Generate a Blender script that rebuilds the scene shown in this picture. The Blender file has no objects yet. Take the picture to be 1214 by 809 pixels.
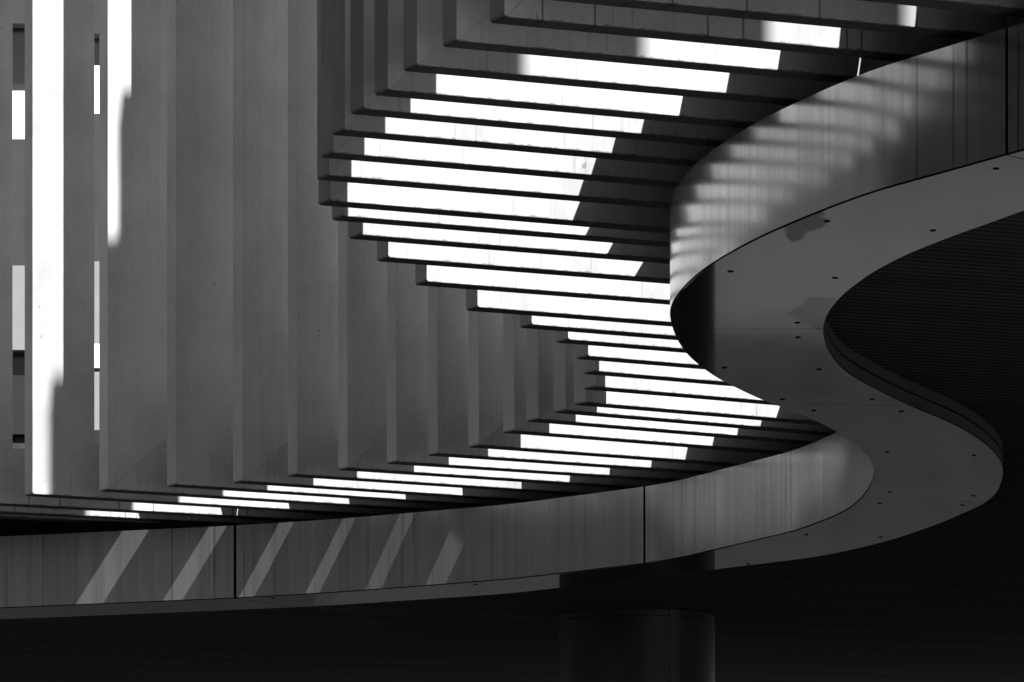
import bpy, bmesh, math, random
import numpy as np
from mathutils import Vector, Matrix, geometry

random.seed(7)
SC = bpy.context.scene
COL = SC.collection
R = math.radians

# ------------------------------------------------------------------ camera, sky, sun, exposure
F_PX, U0, V0 = 7000.0, 607.0, 1420.0        # focal length and horizon of the photograph, in its pixels
cam = bpy.data.cameras.new('camera')
cam.lens = F_PX / 1214 * 36
cam.sensor_width = 36
cam.shift_y = (V0 - 404.5) / 1214
cam.clip_start = 0.5
cam.clip_end = 3000
camo = bpy.data.objects.new('camera', cam)
camo.location = (0, 0, 0)
camo.rotation_euler = (R(90), 0, 0)
COL.objects.link(camo)
SC.camera = camo

A0 = R(26)                                    # general direction of the louvre fins in plan
D0 = Vector((math.cos(A0), math.sin(A0), 0))
N0 = Vector((-math.sin(A0), math.cos(A0), 0))
SUN = (D0 * 0.30 - N0 + Vector((0, 0, 1.9))).normalized()     # towards the sun
EL = math.asin(SUN.z)
AZ = math.atan2(SUN.x, SUN.y)

world = bpy.data.worlds.new('World')
SC.world = world
world.use_nodes = True
wt = world.node_tree
wt.nodes.clear()
sky = wt.nodes.new('ShaderNodeTexSky')
sky.sky_type = 'NISHITA'
sky.sun_disc = False
sky.sun_elevation = EL
sky.sun_rotation = AZ
bw = wt.nodes.new('ShaderNodeRGBToBW')        # black-and-white photograph: grey sky light
bg = wt.nodes.new('ShaderNodeBackground')
bg.inputs['Strength'].default_value = 0.055
wo = wt.nodes.new('ShaderNodeOutputWorld')
wt.links.new(sky.outputs[0], bw.inputs[0])
wt.links.new(bw.outputs[0], bg.inputs['Color'])
wt.links.new(bg.outputs[0], wo.inputs['Surface'])

sun = bpy.data.lights.new('sun', 'SUN')
sun.energy = 5.0
sun.angle = R(0.53)
suno = bpy.data.objects.new('sun', sun)
suno.rotation_euler = SUN.to_track_quat('Z', 'Y').to_euler()
suno.location = (0, 0, 60)
COL.objects.link(suno)

SC.view_settings.view_transform = 'Standard'
SC.view_settings.look = 'None'
SC.view_settings.gamma = 1
SC.view_settings.use_curve_mapping = False
SC.view_settings.exposure = 2.44
SC.render.engine = 'CYCLES'
SC.cycles.use_denoising = True
SC.cycles.max_bounces = 10
SC.cycles.diffuse_bounces = 6
SC.cycles.glossy_bounces = 4
SC.cycles.caustics_reflective = True
SC.cycles.sample_clamp_indirect = 6

# ------------------------------------------------------------------ helpers
ZS, ZT, ZC = 5.0, 5.61, 5.16                  # soffit, fascia top and ceiling heights above the camera
ZF = 5.70                                     # underside of the fins
GZ = -1.6                                     # ground

def at(u, v, z):
    """plan point whose image at height z is the photo pixel (u, v)"""
    y = F_PX * z / (V0 - v)
    return Vector(((u - U0) * y / F_PX, y))

def link(name, me, mat=None, parent=None):
    o = bpy.data.objects.new(name, me)
    COL.objects.link(o)
    if mat: me.materials.append(mat)
    if parent: o.parent = parent
    return o

def tag(o, label=None, cat=None, group=None, kind=None):
    if label: o['label'] = label
    if cat: o['category'] = cat
    if group: o['group'] = group
    if kind: o['kind'] = kind
    return o

def empty(name, loc=(0, 0, 0), rz=0):
    o = bpy.data.objects.new(name, None)
    o.empty_display_size = 0.2
    o.location = loc
    o.rotation_euler = (0, 0, rz)
    COL.objects.link(o)
    return o

def from_bm(name, bm, mat, parent=None, smooth=False, angle=None):
    bmesh.ops.recalc_face_normals(bm, faces=bm.faces[:])
    me = bpy.data.meshes.new(name)
    bm.to_mesh(me)
    bm.free()
    if smooth:
        for p in me.polygons: p.use_smooth = True
        if angle is not None:
            me.set_sharp_from_angle(angle=angle)
    return link(name, me, mat, parent)

def add_box(bm, x0, x1, y0, y1, z0, z1):
    v = [bm.verts.new(p) for p in ((x0,y0,z0),(x1,y0,z0),(x1,y1,z0),(x0,y1,z0),(x0,y0,z1),(x1,y0,z1),(x1,y1,z1),(x0,y1,z1))]
    for f in ((0,3,2,1),(4,5,6,7),(0,1,5,4),(1,2,6,5),(2,3,7,6),(3,0,4,7)):
        bm.faces.new([v[i] for i in f])

def prism(bm, poly, y0, y1):
    """outline in (x, z), extruded along y"""
    a = [bm.verts.new((x, y0, z)) for x, z in poly]
    b = [bm.verts.new((x, y1, z)) for x, z in poly]
    n = len(poly)
    bm.faces.new(a); bm.faces.new(b[::-1])
    for i in range(n):
        j = (i + 1) % n
        bm.faces.new((a[i], b[i], b[j], a[j]))

def slab_mesh(bm, poly, z0, z1):
    """concave plan polygon extruded in z"""
    tris = geometry.tessellate_polygon([[Vector((p[0], p[1], 0)) for p in poly]])
    lo = [bm.verts.new((p[0], p[1], z0)) for p in poly]
    hi = [bm.verts.new((p[0], p[1], z1)) for p in poly]
    for t in tris:
        bm.faces.new([lo[i] for i in t]); bm.faces.new([hi[i] for i in t][::-1])
    n = len(poly)
    for i in range(n):
        j = (i + 1) % n
        bm.faces.new((lo[i], lo[j], hi[j], hi[i]))

def smooth_curve(pts, step=0.05, sigma=0.22):
    P = np.array([(p[0], p[1]) for p in pts], float)
    s = np.r_[0, np.cumsum(np.linalg.norm(np.diff(P, axis=0), axis=1))]
    t = np.arange(0, s[-1], step)
    Q = np.c_[np.interp(t, s, P[:, 0]), np.interp(t, s, P[:, 1])]
    k = int(3 * sigma / step)
    w = np.exp(-0.5 * (np.arange(-k, k + 1) * step / sigma) ** 2); w /= w.sum()
    pad = np.r_[np.repeat(Q[:1], k, 0) + (np.arange(-k, 0)[:, None]) * (Q[1] - Q[0]), Q,
                np.repeat(Q[-1:], k, 0) + (np.arange(1, k + 1)[:, None]) * (Q[-1] - Q[-2])]
    return np.c_[np.convolve(pad[:, 0], w, 'valid'), np.convolve(pad[:, 1], w, 'valid')]

def arclen(C):
    return np.r_[0, np.cumsum(np.linalg.norm(np.diff(C, axis=0), axis=1))]

def sub(C, s0, s1, n):
    s = arclen(C); t = np.linspace(s0, s1, n)
    return np.c_[np.interp(t, s, C[:, 0]), np.interp(t, s, C[:, 1])]

def nearest_s(C, p):
    i = int(np.argmin(np.hypot(C[:, 0] - p[0], C[:, 1] - p[1])))
    return arclen(C)[i]

def normals(C):
    T = np.gradient(C, axis=0)
    T /= np.linalg.norm(T, axis=1)[:, None]
    return np.c_[-T[:, 1], T[:, 0]]

def sweep(name, C, prof, mat, parent, s_off=0.0):
    """closed profile (offset along the left normal, z) swept along plan curve C, UV = (metres along, z)"""
    bm = bmesh.new()
    uvl = bm.loops.layers.uv.new('along')
    N = normals(C); s = arclen(C) + s_off
    rows = [[bm.verts.new((c[0] + n[0] * o, c[1] + n[1] * o, z)) for o, z in prof] for c, n in zip(C, N)]
    m = len(prof)
    def face(vs, uv):
        f = bm.faces.new(vs)
        for l, q in zip(f.loops, uv): l[uvl].uv = q
        return f
    for i in range(len(rows) - 1):
        for k in range(m):
            l = (k + 1) % m
            f = face((rows[i][k], rows[i + 1][k], rows[i + 1][l], rows[i][l]),
                     ((s[i], prof[k][1]), (s[i + 1], prof[k][1]), (s[i + 1], prof[l][1]), (s[i], prof[l][1])))
            f.smooth = True
    face(rows[0], [(s[0], z) for o, z in prof]); face(rows[-1][::-1], [(s[-1], z) for o, z in prof][::-1])
    bmesh.ops.recalc_face_normals(bm, faces=bm.faces[:])
    me = bpy.data.meshes.new(name); bm.to_mesh(me); bm.free()
    me.set_sharp_from_angle(angle=R(35))
    return link(name, me, mat, parent)

# ------------------------------------------------------------------ materials (all greys: the photograph is black and white)
def G(v): return (v, v, v, 1)

class Mat:
    def __init__(s, name, base=0.3, rough=0.6, metal=0.0, spec=0.5):
        s.m = bpy.data.materials.new(name); s.m.use_nodes = True
        s.t = s.m.node_tree; s.n = s.t.nodes; s.l = s.t.links
        s.b = s.n['Principled BSDF']
        s.b.inputs['Base Color'].default_value = G(base)
        s.b.inputs['Roughness'].default_value = rough
        s.b.inputs['Metallic'].default_value = metal
        s.b.inputs['Specular IOR Level'].default_value = spec
        s.tc = s.n.new('ShaderNodeTexCoord')
    def node(s, t, **kw):
        n = s.n.new(t)
        for k, v in kw.items(): setattr(n, k, v)
        return n
    def mapping(s, out, scale, rand=False):
        m = s.node('ShaderNodeMapping'); m.inputs['Scale'].default_value = scale
        s.l.new(s.tc.outputs[out], m.inputs['Vector'])
        if rand:
            oi = s.node('ShaderNodeObjectInfo')
            mu = s.node('ShaderNodeMath', operation='MULTIPLY'); mu.inputs[1].default_value = 173.0
            s.l.new(oi.outputs['Random'], mu.inputs[0])
            cb = s.node('ShaderNodeCombineXYZ')
            for i in range(3): s.l.new(mu.outputs[0], cb.inputs[i])
            s.l.new(cb.outputs[0], m.inputs['Location'])
        return m.outputs[0]
    def noise(s, vec, scale=1.0, detail=4, rough=0.55):
        n = s.node('ShaderNodeTexNoise')
        n.inputs['Scale'].default_value = scale; n.inputs['Detail'].default_value = detail
        n.inputs['Roughness'].default_value = rough
        s.l.new(vec, n.inputs['Vector']); return n.outputs['Fac']
    def remap(s, x, a, b, c, d):
        n = s.node('ShaderNodeMapRange'); n.inputs[1].default_value = a; n.inputs[2].default_value = b
        n.inputs[3].default_value = c; n.inputs[4].default_value = d
        s.l.new(x, n.inputs[0]); return n.outputs[0]
    def math(s, op, a, b=None):
        n = s.node('ShaderNodeMath', operation=op)
        for i, x in enumerate((a, b)):
            if x is None: continue
            if isinstance(x, (int, float)): n.inputs[i].default_value = x
            else: s.l.new(x, n.inputs[i])
        return n.outputs[0]
    def base(s, x): s.l.new(x, s.b.inputs['Base Color'])
    def rough(s, x): s.l.new(x, s.b.inputs['Roughness'])
    def bump(s, x, strength=0.2, dist=0.01):
        n = s.node('ShaderNodeBump'); n.inputs['Strength'].default_value = strength; n.inputs['Distance'].default_value = dist
        s.l.new(x, n.inputs['Height']); s.l.new(n.outputs[0], s.b.inputs['Normal'])

def fin_material(name, base, drips, amount=1.0):
    M = Mat(name, base, 0.7, 0, 0.08)
    big = M.noise(M.mapping('Object', (1.5, 1.5, 1.1), True), 1.0, 6, 0.6)
    fine = M.noise(M.mapping('Object', (22, 22, 9), True), 1.0, 4, 0.7)
    streak = M.noise(M.mapping('Object', (26, 4, 0.35), True), 1.0, 3)
    c = M.math('MULTIPLY', M.remap(big, 0.3, 0.7, 0.80, 1.13), base)
    c = M.math('MULTIPLY', c, M.remap(fine, 0.3, 0.7, 0.94, 1.05))
    c = M.math('MULTIPLY', c, M.remap(streak, 0.25, 0.75, 0.94, 1.05))
    spots = M.noise(M.mapping('Object', (17, 17, 14), True), 1.0, 1, 0.3)
    c = M.math('MULTIPLY', c, M.remap(spots, 0.165, 0.185, 0.6, 1.0))
    if drips:
        vec = M.mapping('Object', (2.4, 0.0, 0.0), True)
        v = M.node('ShaderNodeTexVoronoi', voronoi_dimensions='1D', feature='F1')
        sx = M.node('ShaderNodeSeparateXYZ'); M.l.new(vec, sx.inputs[0])
        M.l.new(sx.outputs['X'], v.inputs['W']); v.inputs['Scale'].default_value = 1.0
        line = M.remap(v.outputs['Distance'], 0.006, 0.018, 0.0, 1.0)
        v2 = M.node('ShaderNodeTexVoronoi', voronoi_dimensions='1D', feature='F1')
        w2 = M.math('MULTIPLY', sx.outputs['X'], 3.3)
        M.l.new(w2, v2.inputs['W']); v2.inputs['Scale'].default_value = 1.0
        line2 = M.remap(v2.outputs['Distance'], 0.012, 0.04, 0.0, 1.0)
        msk = M.noise(M.mapping('Object', (0.8, 0.0, 0.0), True), 1.0, 2)
        m2 = M.remap(msk, 0.5, 0.6, 0.0, 0.5 * amount)
        l1 = M.math('SUBTRACT', 1.0, M.math('MULTIPLY', M.math('SUBTRACT', 1.0, line), 0.6 * amount))
        l2 = M.math('SUBTRACT', 1.0, M.math('MULTIPLY', M.math('SUBTRACT', 1.0, line2), m2))
        c = M.math('MULTIPLY', M.math('MULTIPLY', c, l1), l2)
        # grime along the lower arris
        so = M.node('ShaderNodeSeparateXYZ'); M.l.new(M.tc.outputs['Object'], so.inputs[0])
        gr = M.noise(M.mapping('Object', (16, 3, 3), True), 1.0, 3, 0.7)
        th = M.remap(gr, 0.45, 0.75, 0.004, 0.020)
        e = M.math('DIVIDE', so.outputs['Z'], th)
        c = M.math('MULTIPLY', c, M.remap(e, 0.6, 1.0, 0.5, 1.0))
    ob = M.node('ShaderNodeObjectInfo')
    c = M.math('MULTIPLY', c, M.remap(ob.outputs['Random'], 0, 1, 0.94, 1.06))
    M.base(c)
    M.bump(fine, 0.12, 0.004)
    return M.m

LEG = fin_material('fin_leg', 0.275, False)
ARM = fin_material('fin_arm', 0.275, True, 0.3)
ARM_STAINED = fin_material('fin_arm_stained', 0.275, True, 1.1)

def fascia_material(name='fascia_metal', r0=0.19, r1=0.12, tone=0.23):
    M = Mat(name, 0.2, 0.2, 0.72, 0.5)
    s1 = M.noise(M.mapping('UV', (9, 0.25, 0)), 1.0, 5, 0.75)
    s2 = M.noise(M.mapping('UV', (1.3, 0.1, 0)), 1.0, 3, 0.5)
    c = M.math('MULTIPLY', M.remap(s1, 0.3, 0.7, 0.70, 1.14), tone)
    sx = M.node('ShaderNodeSeparateXYZ'); M.l.new(M.tc.outputs['UV'], sx.inputs[0])
    for scale, w0, w1, thr, strength in ((3.2, 0.010, 0.045, 0.42, 0.62), (9.5, 0.02, 0.12, 0.50, 0.42)):
        ln = M.node('ShaderNodeTexVoronoi', voronoi_dimensions='1D', feature='F1')
        ln.inputs['Scale'].default_value = scale
        M.l.new(sx.outputs['X'], ln.inputs['W'])
        lines = M.remap(ln.outputs['Distance'], w0, w1, 1.0, 0.0)
        amt = M.remap(M.noise(M.mapping('UV', (0.9 * scale / 3.2, 0.5, 0)), 1.0, 3, 0.5), thr, thr + 0.16, 0.0, strength)
        fade = M.remap(M.noise(M.mapping('UV', (11, 2.0, 0)), 1.0, 2), 0.3, 0.6, 0.55, 1.0)
        c = M.math('MULTIPLY', c, M.math('SUBTRACT', 1.0, M.math('MULTIPLY', M.math('MULTIPLY', lines, amt), fade)))
    M.base(c)
    M.rough(M.remap(s1, 0.3, 0.7, r0, r1))
    return M.m
FASCIA = fascia_material()
FASCIA_MID = fascia_material('fascia_metal_satin', 0.26, 0.20, 0.18)  # rougher and darker, softening the reflections on this panel
FASCIA_DULL = fascia_material('fascia_metal_far', 0.34, 0.26, 0.17)  # rougher and darker, toning down the sky these far panels reflect

def soffit_material():
    M = Mat('soffit_metal', 0.3, 0.05, 0.72, 0.1)
    oi = M.node('ShaderNodeObjectInfo')
    n = M.noise(M.mapping('Object', (1.6, 0.5, 1)), 1.0, 4)
    fine = M.noise(M.mapping('Object', (0.6, 3.2, 1)), 1.0, 5, 0.6)
    c = M.math('MULTIPLY', M.remap(n, 0.3, 0.7, 0.9, 1.08), 0.105)
    c = M.math('MULTIPLY', c, M.remap(fine, 0.3, 0.7, 0.93, 1.05))
    c = M.math('MULTIPLY', c, M.remap(oi.outputs['Random'], 0, 1, 0.9, 1.05))
    # soft-edged darker patches at set spots
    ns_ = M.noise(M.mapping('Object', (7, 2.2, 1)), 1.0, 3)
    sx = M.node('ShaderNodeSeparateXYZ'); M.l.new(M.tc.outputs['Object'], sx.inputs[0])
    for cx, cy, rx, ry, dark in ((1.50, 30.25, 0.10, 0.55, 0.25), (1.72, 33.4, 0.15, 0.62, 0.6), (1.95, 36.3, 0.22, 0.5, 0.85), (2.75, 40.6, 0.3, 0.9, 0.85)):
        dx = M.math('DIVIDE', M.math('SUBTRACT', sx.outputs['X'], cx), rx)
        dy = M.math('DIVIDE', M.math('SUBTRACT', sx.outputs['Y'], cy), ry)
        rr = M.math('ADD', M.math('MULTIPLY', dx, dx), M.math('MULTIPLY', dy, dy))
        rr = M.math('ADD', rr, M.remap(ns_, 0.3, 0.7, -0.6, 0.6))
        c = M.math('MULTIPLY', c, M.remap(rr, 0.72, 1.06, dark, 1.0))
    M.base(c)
    M.l.new(M.math('MULTIPLY', c, 3.4), M.b.inputs['Specular Tint'])
    M.rough(M.remap(n, 0.3, 0.7, 0.035, 0.07))
    return M.m
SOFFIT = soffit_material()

def ceiling_material():
    M = Mat('perforated_ceiling', 0.02, 0.9, 0, 0.0)
    mp = M.node('ShaderNodeMapping'); mp.inputs['Rotation'].default_value = (0, 0, -R(24))
    M.l.new(M.tc.outputs['Object'], mp.inputs['Vector'])
    sp = M.node('ShaderNodeSeparateXYZ'); M.l.new(mp.outputs[0], sp.inputs[0])
    fx = M.math('ABSOLUTE', M.math('SINE', M.math('MULTIPLY', sp.outputs['X'], math.pi / 0.026)))
    fy = M.math('ABSOLUTE', M.math('SINE', M.math('MULTIPLY', sp.outputs['Y'], math.pi / 0.115)))
    bandy = M.math('SINE', M.math('MULTIPLY', sp.outputs['Y'], 2 * math.pi / 1.12))
    bnd = M.remap(bandy, 0.35, 0.6, 0.0, 1.0)
    fy = M.math('MAXIMUM', fy, M.math('MULTIPLY', bnd, 0.55))
    hole = M.math('MULTIPLY', fx, fy)
    rib = M.math('SINE', M.math('MULTIPLY', sp.outputs['Y'], 2 * math.pi / 0.9))
    c = M.remap(hole, 0.35, 0.75, 0.14, 0.005)
    c = M.math('MULTIPLY', c, M.remap(rib, -1, 1, 0.95, 1.05))
    M.base(c)
    return M.m
CEIL = ceiling_material()

def plain(name, base, rough=0.7, metal=0, vary=0.1, scale=2.0, spec=0.4):
    M = Mat(name, base, rough, metal, spec)
    n = M.noise(M.mapping('Object', (scale, scale, scale)), 1.0, 5)
    M.base(M.math('MULTIPLY', M.remap(n, 0.3, 0.7, 1 - vary, 1 + vary), base))
    return M.m
BLACK = plain('recess_black', 0.012, 0.9, spec=0.1)
TRIM = plain('dark_trim', 0.04, 0.5)
SLAB = plain('slab_underside', 0.3, 0.8)
COLUMN = plain('column_cladding', 0.017, 0.5)
ASPHALT = plain('asphalt', 0.014, 1.0, vary=0.25, spec=0.0)
PAVING = plain('grey_paving', 0.055, 1.0, vary=0.12, spec=0.0)
WHITEWALL = plain('white_render', 0.78, 0.85, vary=0.04)
BOUNCEGROUND = plain('pale_bounce_ground', 0.30, 1.0, vary=0.1, spec=0.0)
DARKSTRIP = plain('added_dark_strip', 0.05, 1.0, vary=0.2, spec=0.0)
DARKBAND = plain('dark_blocker_band', 0.008, 1.0, spec=0.0)
PALEWALL = plain('pale_panels', 0.13, 0.8)
GREYWALL = plain('grey_panels', 0.03, 0.9, spec=0.1)
DARKPANEL = plain('dark_panels', 0.015, 0.9, spec=0.1)
LEFTBAND = plain('grey_blocker_band', 0.06, 0.9, spec=0.1)
LEFTWALL = plain('grey_blocker_wall', 0.06, 0.8)
DARKGLASS = plain('dark_glass', 0.01, 0.2, spec=0.5)
BLOCKERWALL = plain('dark_blocker_wall', 0.018, 1.0, spec=0.0)

# ------------------------------------------------------------------ ground
bm = bmesh.new(); add_box(bm, -900, 900, -600, 1500, GZ - 0.3, GZ)
tag(from_bm('ground', bm, ASPHALT), kind='structure')
bm = bmesh.new(); slab_mesh(bm, [(70, -50), (34, -50), (21, -14), (10, 9), (8.5, 19), (70, 19)], GZ - 0.1, GZ + 0.004)  # added ground patch, shaped to bounce sunlight onto the fin fronts
tag(from_bm('bounce_ground', bm, BOUNCEGROUND), kind='structure')
# pale forecourt behind the canopy (unseen, added for soffit reflections), plus a dark strip
bm = bmesh.new(); add_box(bm, -2.0, 30, 59, 78.9, GZ - 0.1, GZ + 0.004)
tag(from_bm('reflected_forecourt', bm, PAVING), kind='structure')
bm = bmesh.new(); add_box(bm, -2.0, 2.85, 59, 78.9, GZ - 0.1, GZ + 0.008)  # dark ground added to widen the column's dark reflection in the soffit
tag(from_bm('added_dark_strip', bm, DARKSTRIP), kind='structure')

# ------------------------------------------------------------------ canopy edge curves, from the photograph, in plan metres
outer_px = [(1195,183),(1137.6,200),(1082,214.8),(1035,227.7),(1003,239.5),(975,250),(936.7,266),(914,275.4),(878.6,293),(844,313),(818,332.8),
 (800.8,352.5),(794.6,363.7),(793.4,373.5),(795.8,387),(803,405.7),(813,420.5),(832,436.8),(851.4,450),(868.7,458.4),(898.4,473),(921.8,481.4),
 (957.7,494.7),(991,511.5),(1007,521.4),(1022,533.8),(1031.8,546),(1035.5,558.5),(1033,573),(1023,589.4),(1007,604),(983.6,615),(944,630),
 (914,637),(800,663.5),(767,668.5),(603,687.6),(400,703),(277,710),(0,721.6)]
inner_px = [(1214,249.4),(1178,263),(1134,278),(1072,302.5),(1032.6,323.5),(998,349.5),(980.7,370.5),(974.5,390),(978.7,410.6),(989.8,429),
 (1007,445),(1042.5,464),(1077,481),(1111.7,495),(1136.4,506),(1161,521),(1181,538),(1189,553),(1189.5,563),(1183,583),(1168,597),(1117,619.7),
 (1058.7,640),(993,656),(945,663.5),(806,680),(603,704),(400,717.5),(277,723.4),(0,734.5)]
near_o = [(14,18.5),(9.6,20.6),(6.9,22.6),(5.0,24.6),(3.6,26.5),(2.85,27.55)]
near_i = [(14.2,19.6),(10.0,21.6),(7.5,23.4),(5.6,25.2),(4.2,27.1),(3.3,28.45),(2.85,29.25)]
far_o = [(-6.4,50.75),(-9,51.2),(-13,51.0)]
far_i = [(-6.4,51.7),(-9,52.15),(-13,51.9)]
OUT = smooth_curve(near_o + [at(u, v, ZS) for u, v in outer_px] + far_o)
INN = smooth_curve(near_i + [at(u, v, ZS) for u, v in inner_px] + far_i)

# the curves run from near right to far left: their left normal points to the canopy's outside
canopy = tag(empty('canopy', (0, 0, 0)), 'S-curved canopy with streaked metal fascia, smooth pale soffit band and dark perforated ceiling behind it', 'canopy')

joints_o = [(1195,183),(796.2,389.5),(915,479),(1023,589.4),(767,668.5),(277,710)]
joints_i = [(1268,232),(974.5,390),(1077,481),(1168,596),(930,666),(350,720)]
so = [0.0] + [nearest_s(OUT, at(u, v, ZS)) for u, v in joints_o] + [arclen(OUT)[-1]]
si = [0.0] + [nearest_s(INN, at(u, v, ZS)) for u, v in joints_i] + [arclen(INN)[-1]]
si[1] = nearest_s(INN, (2.95, 29.0))

GAP = 0.012
soffits, trims = [], []
for k in range(len(so) - 1):
    # soffit panel: a thin sheet between the two curves
    a = sub(OUT, so[k] + 0.006, so[k + 1] - 0.006, 120)
    b = sub(INN, si[k] + 0.006, si[k + 1] - 0.006, 120)
    bm = bmesh.new()
    rows = []
    na = normals(a)
    a = a - na * 0.006
    for p, q in zip(a, b):
        rows.append([bm.verts.new((p[0], p[1], ZS)), bm.verts.new((q[0], q[1], ZS)),
                     bm.verts.new((q[0], q[1], ZS + 0.002)), bm.verts.new((p[0], p[1], ZS + 0.002))])
    for r0, r1 in zip(rows[:-1], rows[1:]):
        for i in range(4):
            j = (i + 1) % 4
            bm.faces.new((r0[i], r1[i], r1[j], r0[j]))
    bm.faces.new(rows[0]); bm.faces.new(rows[-1][::-1])
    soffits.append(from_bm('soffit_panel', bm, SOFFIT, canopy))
    # the recessed inner rim, two strips with a groove between them
    c = sub(INN, si[k] + 0.006, si[k + 1] - 0.006, 140)
    trims.append(sweep('rim_strip', c, [(0.0, ZS + 0.008), (0.03, ZS + 0.008), (0.03, ZS + 0.078), (0.0, ZS + 0.078)], TRIM, canopy, si[k]))
    sweep('rim_strip', c, [(0.0, ZS + 0.092), (0.03, ZS + 0.092), (0.03, ZC - 0.002), (0.0, ZC - 0.002)], TRIM, canopy, si[k])
# fascia panels, with joints at three places
fj = [0, 1, 4, 5, 6, 7]
fs = [so[0], so[1], so[4], so[5], so[6], so[7]]
for k in range(len(fs) - 1):
    g = 0.003 if k in (1, 2) and False else 0.013
    c = sub(OUT, fs[k] + (0.002 if k == 2 else g), fs[k + 1] - (0.002 if k == 1 else g), 260)
    sweep('fascia_panel', c, [(0.0, ZS + 0.009), (-0.004, ZS + 0.009), (-0.004, ZT), (0.0, ZT)], FASCIA_DULL if k >= 3 else FASCIA_MID if k == 2 else FASCIA, canopy, fs[k])
# dark carcass behind the panels
full = sub(OUT, 0.0, arclen(OUT)[-1], 500)
sweep('carcass', full, [(-0.05, ZS + 0.02), (-0.30, ZS + 0.02), (-0.30, ZT - 0.01), (-0.05, ZT - 0.01)], BLACK, canopy)
fulli = sub(INN, 0.0, arclen(INN)[-1], 500)
sweep('carcass', fulli, [(0.04, ZS + 0.02), (0.30, ZS + 0.02), (0.30, ZC), (0.04, ZC)], BLACK, canopy)
# perforated ceiling and top deck
poly = [tuple(p) for p in sub(INN, 0.02, arclen(INN)[-1] - 0.02, 300)] + [(-13, 61), (45, 61), (45, 19.6)]
bm = bmesh.new(); slab_mesh(bm, poly, ZC, ZC + 0.02)
from_bm('ceiling', bm, CEIL, canopy)
poly = [tuple(p - n * 0.04) for p, n in zip(full, normals(full))] + [(-13, 61), (45, 61), (45, 18.5)]
bm = bmesh.new(); slab_mesh(bm, poly, ZT - 0.05, ZT - 0.012)
from_bm('deck', bm, BLACK, canopy)

# fasteners on the soffit panels
fast = [(866,322),(826,378),(827,396),(859,436),(971,438),(945.5,382.7),(946,400),(990,329.6),(980.7,262.4),(1181,200),(1106,273.4),
        (927.6,473.6),(1034,473.4),(964.7,487),(1068.4,488),(1052,536.4),(1155,540),(1055,583.6),(1153.7,588),
        (1043,597),(1141,599),(956,634),(1044,637),(887,669),(324,709.5),(563.7,693)]
fcurve = OUT
for u, v in fast:
    p = at(u, v, ZS)
    s = nearest_s(OUT, p)
    k = max(i for i in range(len(so) - 1) if so[i] <= s + 1e-6)
    # the side of the joint that the photograph shows
    if v in (382.7, 378, 322, 329.6, 262.4): k = 1
    if v in (396, 436, 438, 400, 473.6, 473.4): k = 2
    if v in (487, 488, 536.4, 540, 583.6, 588): k = 3
    if v in (597, 599, 634, 637, 669): k = 4
    bm = bmesh.new()
    bmesh.ops.create_cone(bm, cap_ends=True, segments=16, radius1=0.014, radius2=0.018, depth=0.004,
                          matrix=Matrix.Translation((p.x, p.y, ZS - 0.0022)))
    from_bm('fastener', bm, BLACK, soffits[k])

# ------------------------------------------------------------------ roof slab over the arms
edge = [(14,17.6),(9.4,19.9),(6.6,22.0),(4.7,24.2),(3.35,26.3),(2.55,27.75),(2.15,28.61),(1.82,29.10),(1.54,29.69),(1.29,30.32),(1.07,30.94),(0.90,31.48),
        (0.76,32.08),(0.66,32.76),(0.60,33.45),(0.59,34.32),(0.66,34.82),(0.78,35.51),(0.98,36.40),(1.26,37.2),(1.63,38.2),(1.95,39.4),
        (2.14,40.6),(2.22,41.9),(2.15,43.03),(2.05,43.54),(1.91,44.06),(1.73,44.68),(1.51,45.42),(1.24,45.90),(0.94,46.38),(0.63,46.88),
        (0.27,47.42)] + [tuple(Vector(OUT[i]) + Vector(normals(OUT)[i]) * float(np.interp(-OUT[i, 0], (3.72, 3.98), (0.06, 0.55)))) for i in range(0, len(OUT), 8) if OUT[i, 0] < -0.2 and OUT[i, 1] > 40]
EDGE = smooth_curve(edge, 0.05, 0.16)
poly = [tuple(p) for p in EDGE[::3]] + [(-13, 61), (45, 61), (45, 17.6)]
bm = bmesh.new(); slab_mesh(bm, poly, ZF + 0.515, ZF + 0.63)
roof = from_bm('roof_slab', bm, SLAB)
tag(roof, 'dark wavy-edged roof slab lying over the inner ends of the fins', 'roof slab')
# two short slots that let slivers of sun through
def slot(x, y, length):
    bm = bmesh.new()
    add_box(bm, -0.0125, 0.0125, -length / 2, length / 2, -0.5, 0.5)
    c = from_bm('cutter', bm, None)
    c.matrix_world = Matrix.Translation((x, y, ZF + 0.57)) @ Matrix.Rotation(A0, 4, 'Z')
    m = roof.modifiers.new('slot', 'BOOLEAN'); m.operation = 'DIFFERENCE'; m.object = c; m.solver = 'EXACT'
    bpy.context.view_layer.update()
    me = bpy.data.meshes.new_from_object(roof.evaluated_get(bpy.context.evaluated_depsgraph_get()))
    roof.modifiers.clear(); roof.data = me
    bpy.data.objects.remove(c)

# ------------------------------------------------------------------ louvre fins
H, HA, W, T = 10.85, 0.465, 0.55, 0.168         # leg height, arm height, leg width, thickness
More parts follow.
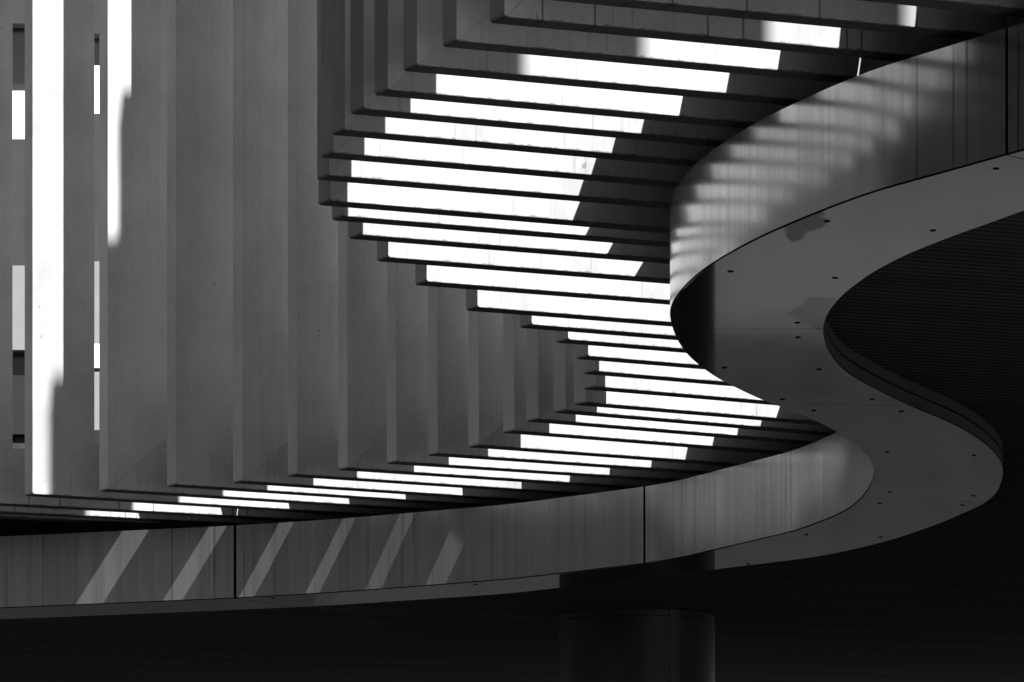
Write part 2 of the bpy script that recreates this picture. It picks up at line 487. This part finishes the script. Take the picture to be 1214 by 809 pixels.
# corner column in the photo, then two points of the lower back edge of the arm
FINS = [
 ('Z1',651,(740,8.9),(1004,34.6)),('A',580.5,(600,30.1),(800,48.1)),('B',524.5,(600,62.9),(800,81.1)),('C',478,(600,95.3),(800,114.1)),
 ('D',443.5,(600,128.2),(800,144.8)),('E',415,(600,152),(800,170.4)),('F',393,(600,178.3),(800,196.5)),('G',380,(600,205.8),(792,222.8)),
 ('H',375.5,(600,232.1),(792,248.3)),('I',377,(600,262.7),(792,276.6)),('J',393,(600,278.6),(792,293.4)),('K',413,(600,297.3),(792,314.2)),
 ('L',446.5,(600,321.8),(792,337.2)),('M',492,(600,347.1),(792,361.3)),('N',552,(600,373.2),(792,386.4)),('O',616,(617,389.6),(800,403.2)),
 ('P',659,(660,405.9),(800,418.7)),('Q',682.5,(683,425.9),(800,435.7)),('R',691.5,(740,447.9),(800,452.7)),('S',691.5,(740,466.3),(800,470.9)),
 ('T',680,(680,480.6),(800,490.4)),('U',656,(657,489.6),(800,502.3)),('V',624,(625,499.8),(800,515.2)),('W',596,(600,513.2),(800,530.4)),
 ('X',555,(600,534.7),(800,547.8)),('Y',507,(508,541),(660,550.8)),('Z',458.5,(460,550.7),(660,563)),('AA',400.5,(402,558),(600,570.5)),
 ('AB',341,(342,565.3),(460,573.2)),('AC',276,(278,573),(400,581.5)),('AD',197.8,(200,577.3),(400,590.6)),('AE',117.5,(119,582.9),(340,596.9)),
 ('AF',29,(30,587.3),(210,600.3)),('AG',-68,(0,600.3),(150,607.8)),('AH',-165,(0,610),(115,615)),('AI',-265,(0,615.5),(92,619))]
ang = []
for k, tu, p1, p2 in FINS:
    d = at(p2[0], p2[1], ZF) - at(p1[0], p1[1], ZF)
    ang.append(math.degrees(math.atan2(d.y, d.x)))
fix = {'AF': 27.5, 'AG': 25, 'AH': 23.5, 'AI': 22.5}
for i, f in enumerate(FINS):
    if f[0] in fix: ang[i] = fix[f[0]]
sm = [sum(ang[max(0, i - 2):i + 3]) / len(ang[max(0, i - 2):i + 3]) for i in range(len(ang))]
for i, f in enumerate(FINS):
    if f[0] in fix: sm[i] = ang[i]

def fin_outline(x_end):
    r = 0.018                                     # rounded outer corner
    arc = [(r - r * math.cos(t), r - r * math.sin(t)) for t in np.linspace(0, math.pi / 2, 9)]
    g = 0.0004                                    # mitre joint
    m = (W, HA)
    leg = arc[:5][::-1] + [(0, H), (W, H), m]
    arm = arc[4:] + [(x_end, 0), (x_end, HA), m]
    leg = [(x - g, z + g) if 0 < z < H and z <= HA else (x, z) for x, z in leg]
    arm = [(x + g, z - g) if x < x_end and z > 0.0 and x <= W else (x, z) for x, z in arm]
    return leg, arm

def part(name, outline, mat, parent):
    bm = bmesh.new()
    prism(bm, outline, -T, 0.0)
    bmesh.ops.recalc_face_normals(bm, faces=bm.faces[:])
    def mitre(e):
        a, b = e.verts[0].co, e.verts[1].co
        dx, dz = abs(a.x - b.x), abs(a.z - b.z)
        return dx > 0.3 and dz > 0.3 and dx < 1.0
    es = [e for e in bm.edges if len(e.link_faces) == 2 and abs(e.verts[0].co.y - e.verts[1].co.y) < 1e-5 and not mitre(e)]
    bmesh.ops.bevel(bm, geom=es, offset=0.006, segments=2, affect='EDGES', profile=0.5, clamp_overlap=True)
    o = from_bm(name, bm, mat, parent, smooth=True, angle=R(40))
    wn = o.modifiers.new('weighted_normals', 'WEIGHTED_NORMAL'); wn.keep_sharp = True
    return o

def ordinal(n): return ['first','second','third','fourth','fifth','sixth','seventh','eighth','ninth','tenth','eleventh','twelfth'][n - 1]
LAB = {'Z1':'grey L-shaped fin whose leg is cut off highest at the top edge, small sunlit square at its right end',
 'A':'grey L-shaped fin with topmost visible corner, shaded drip-streaked arm and sunlight only far right',
 'B':'grey L-shaped fin just below the topmost corner, blurred start to its sunlit arm',
 'C':'grey L-shaped fin third corner from the top, sunlight fading in just right of its leg',
 'D':'grey L-shaped fin fourth corner from the top, first with a crisp left end to its sunlight',
 'E':'grey L-shaped fin between the fourth and sixth corners from the top, narrow leg face showing',
 'F':'grey L-shaped fin with a pointed arm tip just above the small dark hole at the corner',
 'G':'grey L-shaped fin with the small dark hole beside its corner',
 'H':'grey L-shaped fin whose corner reaches furthest left in the upper group',
 'I':'grey L-shaped fin just below the furthest left corner, with the broadest sunlit band',
 'J':'grey L-shaped fin with a thin sunlit band, second below the furthest left corner',
 'K':'grey L-shaped fin third below the furthest left corner, stubby dark end and grimy sunlit arm',
 'L':'grey L-shaped fin fourth below the furthest left corner, its sunlight ending on a slant by the fascia',
 'M':'grey L-shaped fin fifth below the furthest left corner, sunlit arm running into the fascia bulge',
 'N':'grey L-shaped fin with chipped grime at its dark end, sixth below the furthest left corner',
 'O':'grey L-shaped fin with short dark end and thin sunlit band, level with the bulge tip of the canopy',
 'P':'grey L-shaped fin second above the innermost pair of corners, thin sunlit arm',
 'Q':'grey L-shaped fin just above the innermost pair of corners',
 'R':'upper of the two grey L-shaped fins whose corners sit furthest right in the middle',
 'S':'lower of the two grey L-shaped fins whose corners sit furthest right in the middle',
 'T':'grey L-shaped fin just below the innermost pair of corners, long band ending at the soffit edge',
 'U':'grey L-shaped fin second below the innermost pair of corners, thin sunlit band',
 'V':'grey L-shaped fin third below the innermost pair of corners',
 'W':'grey L-shaped fin fourth below the innermost pair of corners, narrow leg',
 'X':'grey L-shaped fin fifth below the innermost pair of corners, with the tallest sunlit band of the lower group',
 'Y':'grey L-shaped fin ninth to the right of the broad sunlit leg stripe at the left edge',
 'Z':'grey L-shaped fin seventh leg to the right of the tall sunlit stripe, wide leg face',
 'AA':'grey L-shaped fin sixth leg to the right of the tall sunlit stripe',
 'AB':'grey L-shaped fin fifth leg to the right of the tall sunlit stripe',
 'AC':'grey L-shaped fin fourth leg to the right of the tall sunlit stripe',
 'AD':'grey L-shaped fin third leg to the right of the tall sunlit stripe, with wholly shaded face',
 'AE':'wide grey L-shaped fin with a shorter tapering sunlit stripe on its upper leg',
 'AF':'wide grey L-shaped fin with the tall white sunlit stripe down to its foot',
 'AG':'grey L-shaped fin cut by the left edge of the picture, seamed face beside the white stripe',
 'AH':'far grey L-shaped fin showing only the drip-stained arm under the white-striped leg',
 'AI':'farthest grey L-shaped fin, only a sliver of arm with a tiny sunlit patch above the lower fascia'}
LAB.update({'Z1': 'grey L-shaped fin cut by the top edge, small sunlit square at its right end',
 'A': 'grey L-shaped fin with the topmost visible corner, drip-streaked arm, sunlit only far right',
 'C': 'grey L-shaped fin third from the topmost corner, sunlight fading in beside its leg',
 'D': 'grey L-shaped fin fourth from the topmost corner, highest with a crisp left sunlight edge',
 'E': 'grey L-shaped fin fifth from the topmost corner, narrow leg face showing',
 'F': 'grey L-shaped fin sixth from the topmost corner, pointed arm tip over the small dark hole',
 'K': 'grey L-shaped fin third below the furthest left corner, with a stubby dark end',
 'L': 'grey L-shaped fin fourth below the furthest left corner, sunlight ending on a slant by the fascia',
 'N': 'grey L-shaped fin sixth below the furthest left corner, grimy at its dark end',
 'O': 'grey L-shaped fin with a short dark end, its thin sunlit band meeting the canopy bulge',
 'R': 'upper of the two grey L-shaped fins whose corners sit furthest right',
 'S': 'lower of the two grey L-shaped fins whose corners sit furthest right',
 'X': 'grey L-shaped fin fifth below the innermost pair of corners, tallest sunlit band down there',
 'AH': 'far grey L-shaped fin showing only a drip-stained arm under the white-striped leg',
 'AI': 'farthest grey L-shaped fin, a sliver of arm with a tiny sunlit patch above the fascia',
 'AG': 'grey L-shaped fin cut by the left edge, seamed face beside the white stripe'})

LAB.update({'L': 'grey L-shaped fin fourth below the furthest left corner, its sunlight ending slanted',
 'T': 'grey L-shaped fin just below the innermost pair, long band ending at the soffit edge',
 'AD': 'wholly shaded grey fin, second leg right of the tall white stripe',
 'AC': 'grey L-shaped fin, third leg right of the tall white stripe',
 'AB': 'grey L-shaped fin, fourth leg right of the tall white stripe',
 'AA': 'grey L-shaped fin, fifth leg right of the tall white stripe',
 'Z': 'grey L-shaped fin, sixth leg right of the tall white stripe',
 'Y': 'grey L-shaped fin, seventh leg right of the tall white stripe'})
GROUP = 'L-shaped louvre fins along the wavy opening'

def build_fin(tip, a, reach, label, z=ZF, arm_mat=None):
    root = tag(empty('louvre_fin', (tip.x, tip.y, z), a), label, 'louvre fin', GROUP)
    leg, arm = fin_outline(reach)
    part('leg', leg, LEG, root); part('arm', arm, arm_mat or ARM, root)
    return root

planes = {}
# even spacing: distance along N0 of each fin at one photo column, smoothed over its neighbours
nq = []
for k, tu, p1, p2 in FINS:
    sl = (p2[1] - p1[1]) / (p2[0] - p1[0])
    uu = 740 if tu > 380 or k < 'AA' and len(k) == 1 else 0.5 * (p1[0] + p2[0])
    q = at(uu, p1[1] + sl * (uu - p1[0]), ZF)
    nq.append(N0.x * q.x + N0.y * q.y)
idx = np.arange(len(nq))
ns = []
for i in idx:
    lo_, hi_ = max(0, i - 5), min(len(nq), i + 6)
    c1, c0 = np.polyfit(idx[lo_:hi_], np.array(nq)[lo_:hi_], 1)
    ns.append(c0 + c1 * i)
kx = [f[0] for f in FINS].index('X')
ns[kx:] = [40.40, 41.02, 41.64, 42.24, 42.84, 43.42, 43.97, 44.50, 45.03, 45.63, 46.23, 46.58]
kap = [1 + (b - a) / a for a, b in zip(nq, ns)]
for (k, tu, p1, p2), a, kp in zip(FINS, sm, kap):
    a = R(a)
    d = Vector((math.cos(a), math.sin(a)))
    zk = ZF * kp
    P = (at(p1[0], p1[1], zk) + at(p2[0], p2[1], zk)) / 2
    n = Vector((-d.y, d.x))
    m = (tu - U0) / F_PX                          # the corner lies on this column of the photo
    y = n.dot(P) / n.dot(Vector((m, 1)))
    tip = Vector((m * y, y))
    planes[k] = (P, d, n)
    # reach: 2 m beyond the roof edge
    w = [(EDGE[i, 0] - tip.x) * d.x + (EDGE[i, 1] - tip.y) * d.y for i in range(len(EDGE))
         if abs((EDGE[i, 0] - tip.x) * n.x + (EDGE[i, 1] - tip.y) * n.y) < 0.1]
    reach = (max(w) if w else 3.0) + 1.6
    build_fin(tip, a, reach, LAB[k], zk, ARM_STAINED if k in ('Z1', 'A', 'AG', 'AH') else None)
# nearer fins, above the top edge of the picture: they throw the blurred shade on the nearest arms
near = [(24.55,12.60),(23.92,12.84),(23.3,13.15),(22.68,13.52),(22.05,13.92),(21.4,14.30),(20.78,14.65),(20.15,15.02),(19.5,15.42),(18.87,15.78)]
for i, (nn, pp) in enumerate(near):
    q = D0 * pp + N0 * nn
    build_fin(q.to_2d(), A0, 3.2 + 0.25 * i if i else 4.5,
              'grey L-shaped fin entering at the top right corner above the small sunlit square' if i == 0
              else 'grey L-shaped fin in the near row above the top edge of the picture')

def slot_at(u, v, k):
    P, d, n = planes[k]
    m = (u - U0) / F_PX
    F = P - n * T
    y = n.dot(F) / n.dot(Vector((m, 1)))
    z = (V0 - v) / F_PX * y
    l = (ZF + 0.5 - z) / SUN.z
    slot(m * y + SUN.x * l, y + SUN.y * l, 0.36)
slot_at(1021, 79, 'B')
slot_at(283, 607, 'AG')

# ------------------------------------------------------------------ column
colm = tag(empty('column', (1.11, 52.4, GZ)), 'round dark clad column meeting the ceiling below the lower fascia', 'column')
def ring(r, z0, z1, seg=96, a0=0, a1=2 * math.pi):
    bm = bmesh.new()
    bmesh.ops.create_cone(bm, cap_ends=True, segments=seg, radius1=r, radius2=r, depth=z1 - z0, matrix=Matrix.Translation((0, 0, (z0 + z1) / 2)))
    return bm
top = ZC - GZ
from_bm('shaft', ring(0.69, 0, top - 0.062), COLUMN, colm, True, R(40))
from_bm('collar', ring(0.685, top - 0.055, top - 0.004), COLUMN, colm, True, R(40))
from_bm('core', ring(0.66, top - 0.064, top - 0.001), BLACK, colm, True, R(40))
ca = -math.pi / 2 + math.asin((798 - 755.5) / 92.5)
bm = bmesh.new()
N = 9
ri, ro = 0.66, 0.697
A = [ca - 0.065 + 0.13 * j / (N - 1) for j in range(N)]
sec = [(ro * math.cos(x), ro * math.sin(x)) for x in A] + [(ri * math.cos(x), ri * math.sin(x)) for x in A[::-1]]
lo = [bm.verts.new((x, y, 0)) for x, y in sec]; hi = [bm.verts.new((x, y, top - 0.003)) for x, y in sec]
bm.faces.new(lo[::-1]); bm.faces.new(hi)
for i in range(len(sec)):
    j = (i + 1) % len(sec); bm.faces.new((lo[i], lo[j], hi[j], hi[i]))
from_bm('cover_strip', bm, TRIM, colm)

# ------------------------------------------------------------------ building beyond, added light blockers
# white block seen through the gaps between the left-hand legs
YB = 78.0
def zb(v): return (V0 - v) * YB / F_PX
blk = tag(empty('office_block', (-7.0, YB, GZ)), 'distant white office block with dark window bands, glimpsed between the left legs', 'building')
def bpart(name, x0, x1, y0, y1, z0, z1, mat):
    bm = bmesh.new(); add_box(bm, x0, x1, y0, y1, z0 - GZ, z1 - GZ); return from_bm(name, bm, mat, blk)
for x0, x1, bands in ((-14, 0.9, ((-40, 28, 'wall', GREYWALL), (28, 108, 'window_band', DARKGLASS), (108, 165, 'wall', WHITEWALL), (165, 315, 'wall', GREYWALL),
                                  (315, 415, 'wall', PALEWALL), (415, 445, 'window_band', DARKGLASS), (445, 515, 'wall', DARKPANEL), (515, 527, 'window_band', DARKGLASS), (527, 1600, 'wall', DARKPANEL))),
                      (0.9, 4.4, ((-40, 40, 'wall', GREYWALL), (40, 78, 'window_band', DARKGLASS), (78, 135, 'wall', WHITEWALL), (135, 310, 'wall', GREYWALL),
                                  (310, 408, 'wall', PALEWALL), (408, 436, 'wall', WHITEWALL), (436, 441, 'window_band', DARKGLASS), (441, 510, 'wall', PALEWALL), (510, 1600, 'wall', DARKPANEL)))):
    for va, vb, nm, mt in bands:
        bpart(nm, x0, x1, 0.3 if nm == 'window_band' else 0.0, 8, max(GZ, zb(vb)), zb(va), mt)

# unseen blocks, added to cut fill light on the leg ends and tone reflections
def light_blocker(name, label, x, y, w, d, h, faces, mat=None, band=None, upper=0):
    root = tag(empty(name, (x, y, GZ)), label, 'building')
    bm = bmesh.new(); add_box(bm, 0, w, 0, d, 0, h); from_bm('wall', bm, mat or BLOCKERWALL, root)
    if upper:
        bm = bmesh.new(); add_box(bm, 0, w - 0.4, 0, d, h + 0.004, h + upper); from_bm('upper_wall', bm, BLOCKERWALL, root)
    for i in range(int(h / 3.4) - 1):
        z0, z1 = 1.5 + 3.4 * i, 3.3 + 3.4 * i
        bm = bmesh.new()
        if 'right' in faces: add_box(bm, w, w + 0.03, 1, d - 1, z0, z1)
        if 'far' in faces: add_box(bm, 1, w - 1, d, d + 0.03, z0, z1)
        from_bm('window_band', bm, band or DARKBAND, root)
    return root
light_blocker('left_blocker', 'added slim dark light blocker close to the left of the nearest fins', -7.2, 4, 3, 29, 21, ('right',))
light_blocker('rear_blocker', 'added dark light blocker behind the viewpoint on the left', -26, -40, 22, 16, 30, ('far',))
light_blocker('grey_blocker', 'added unseen grey block far to the left beyond the slim dark one', -40, 22, 14, 56, 16, ('right',), LEFTWALL, LEFTBAND)
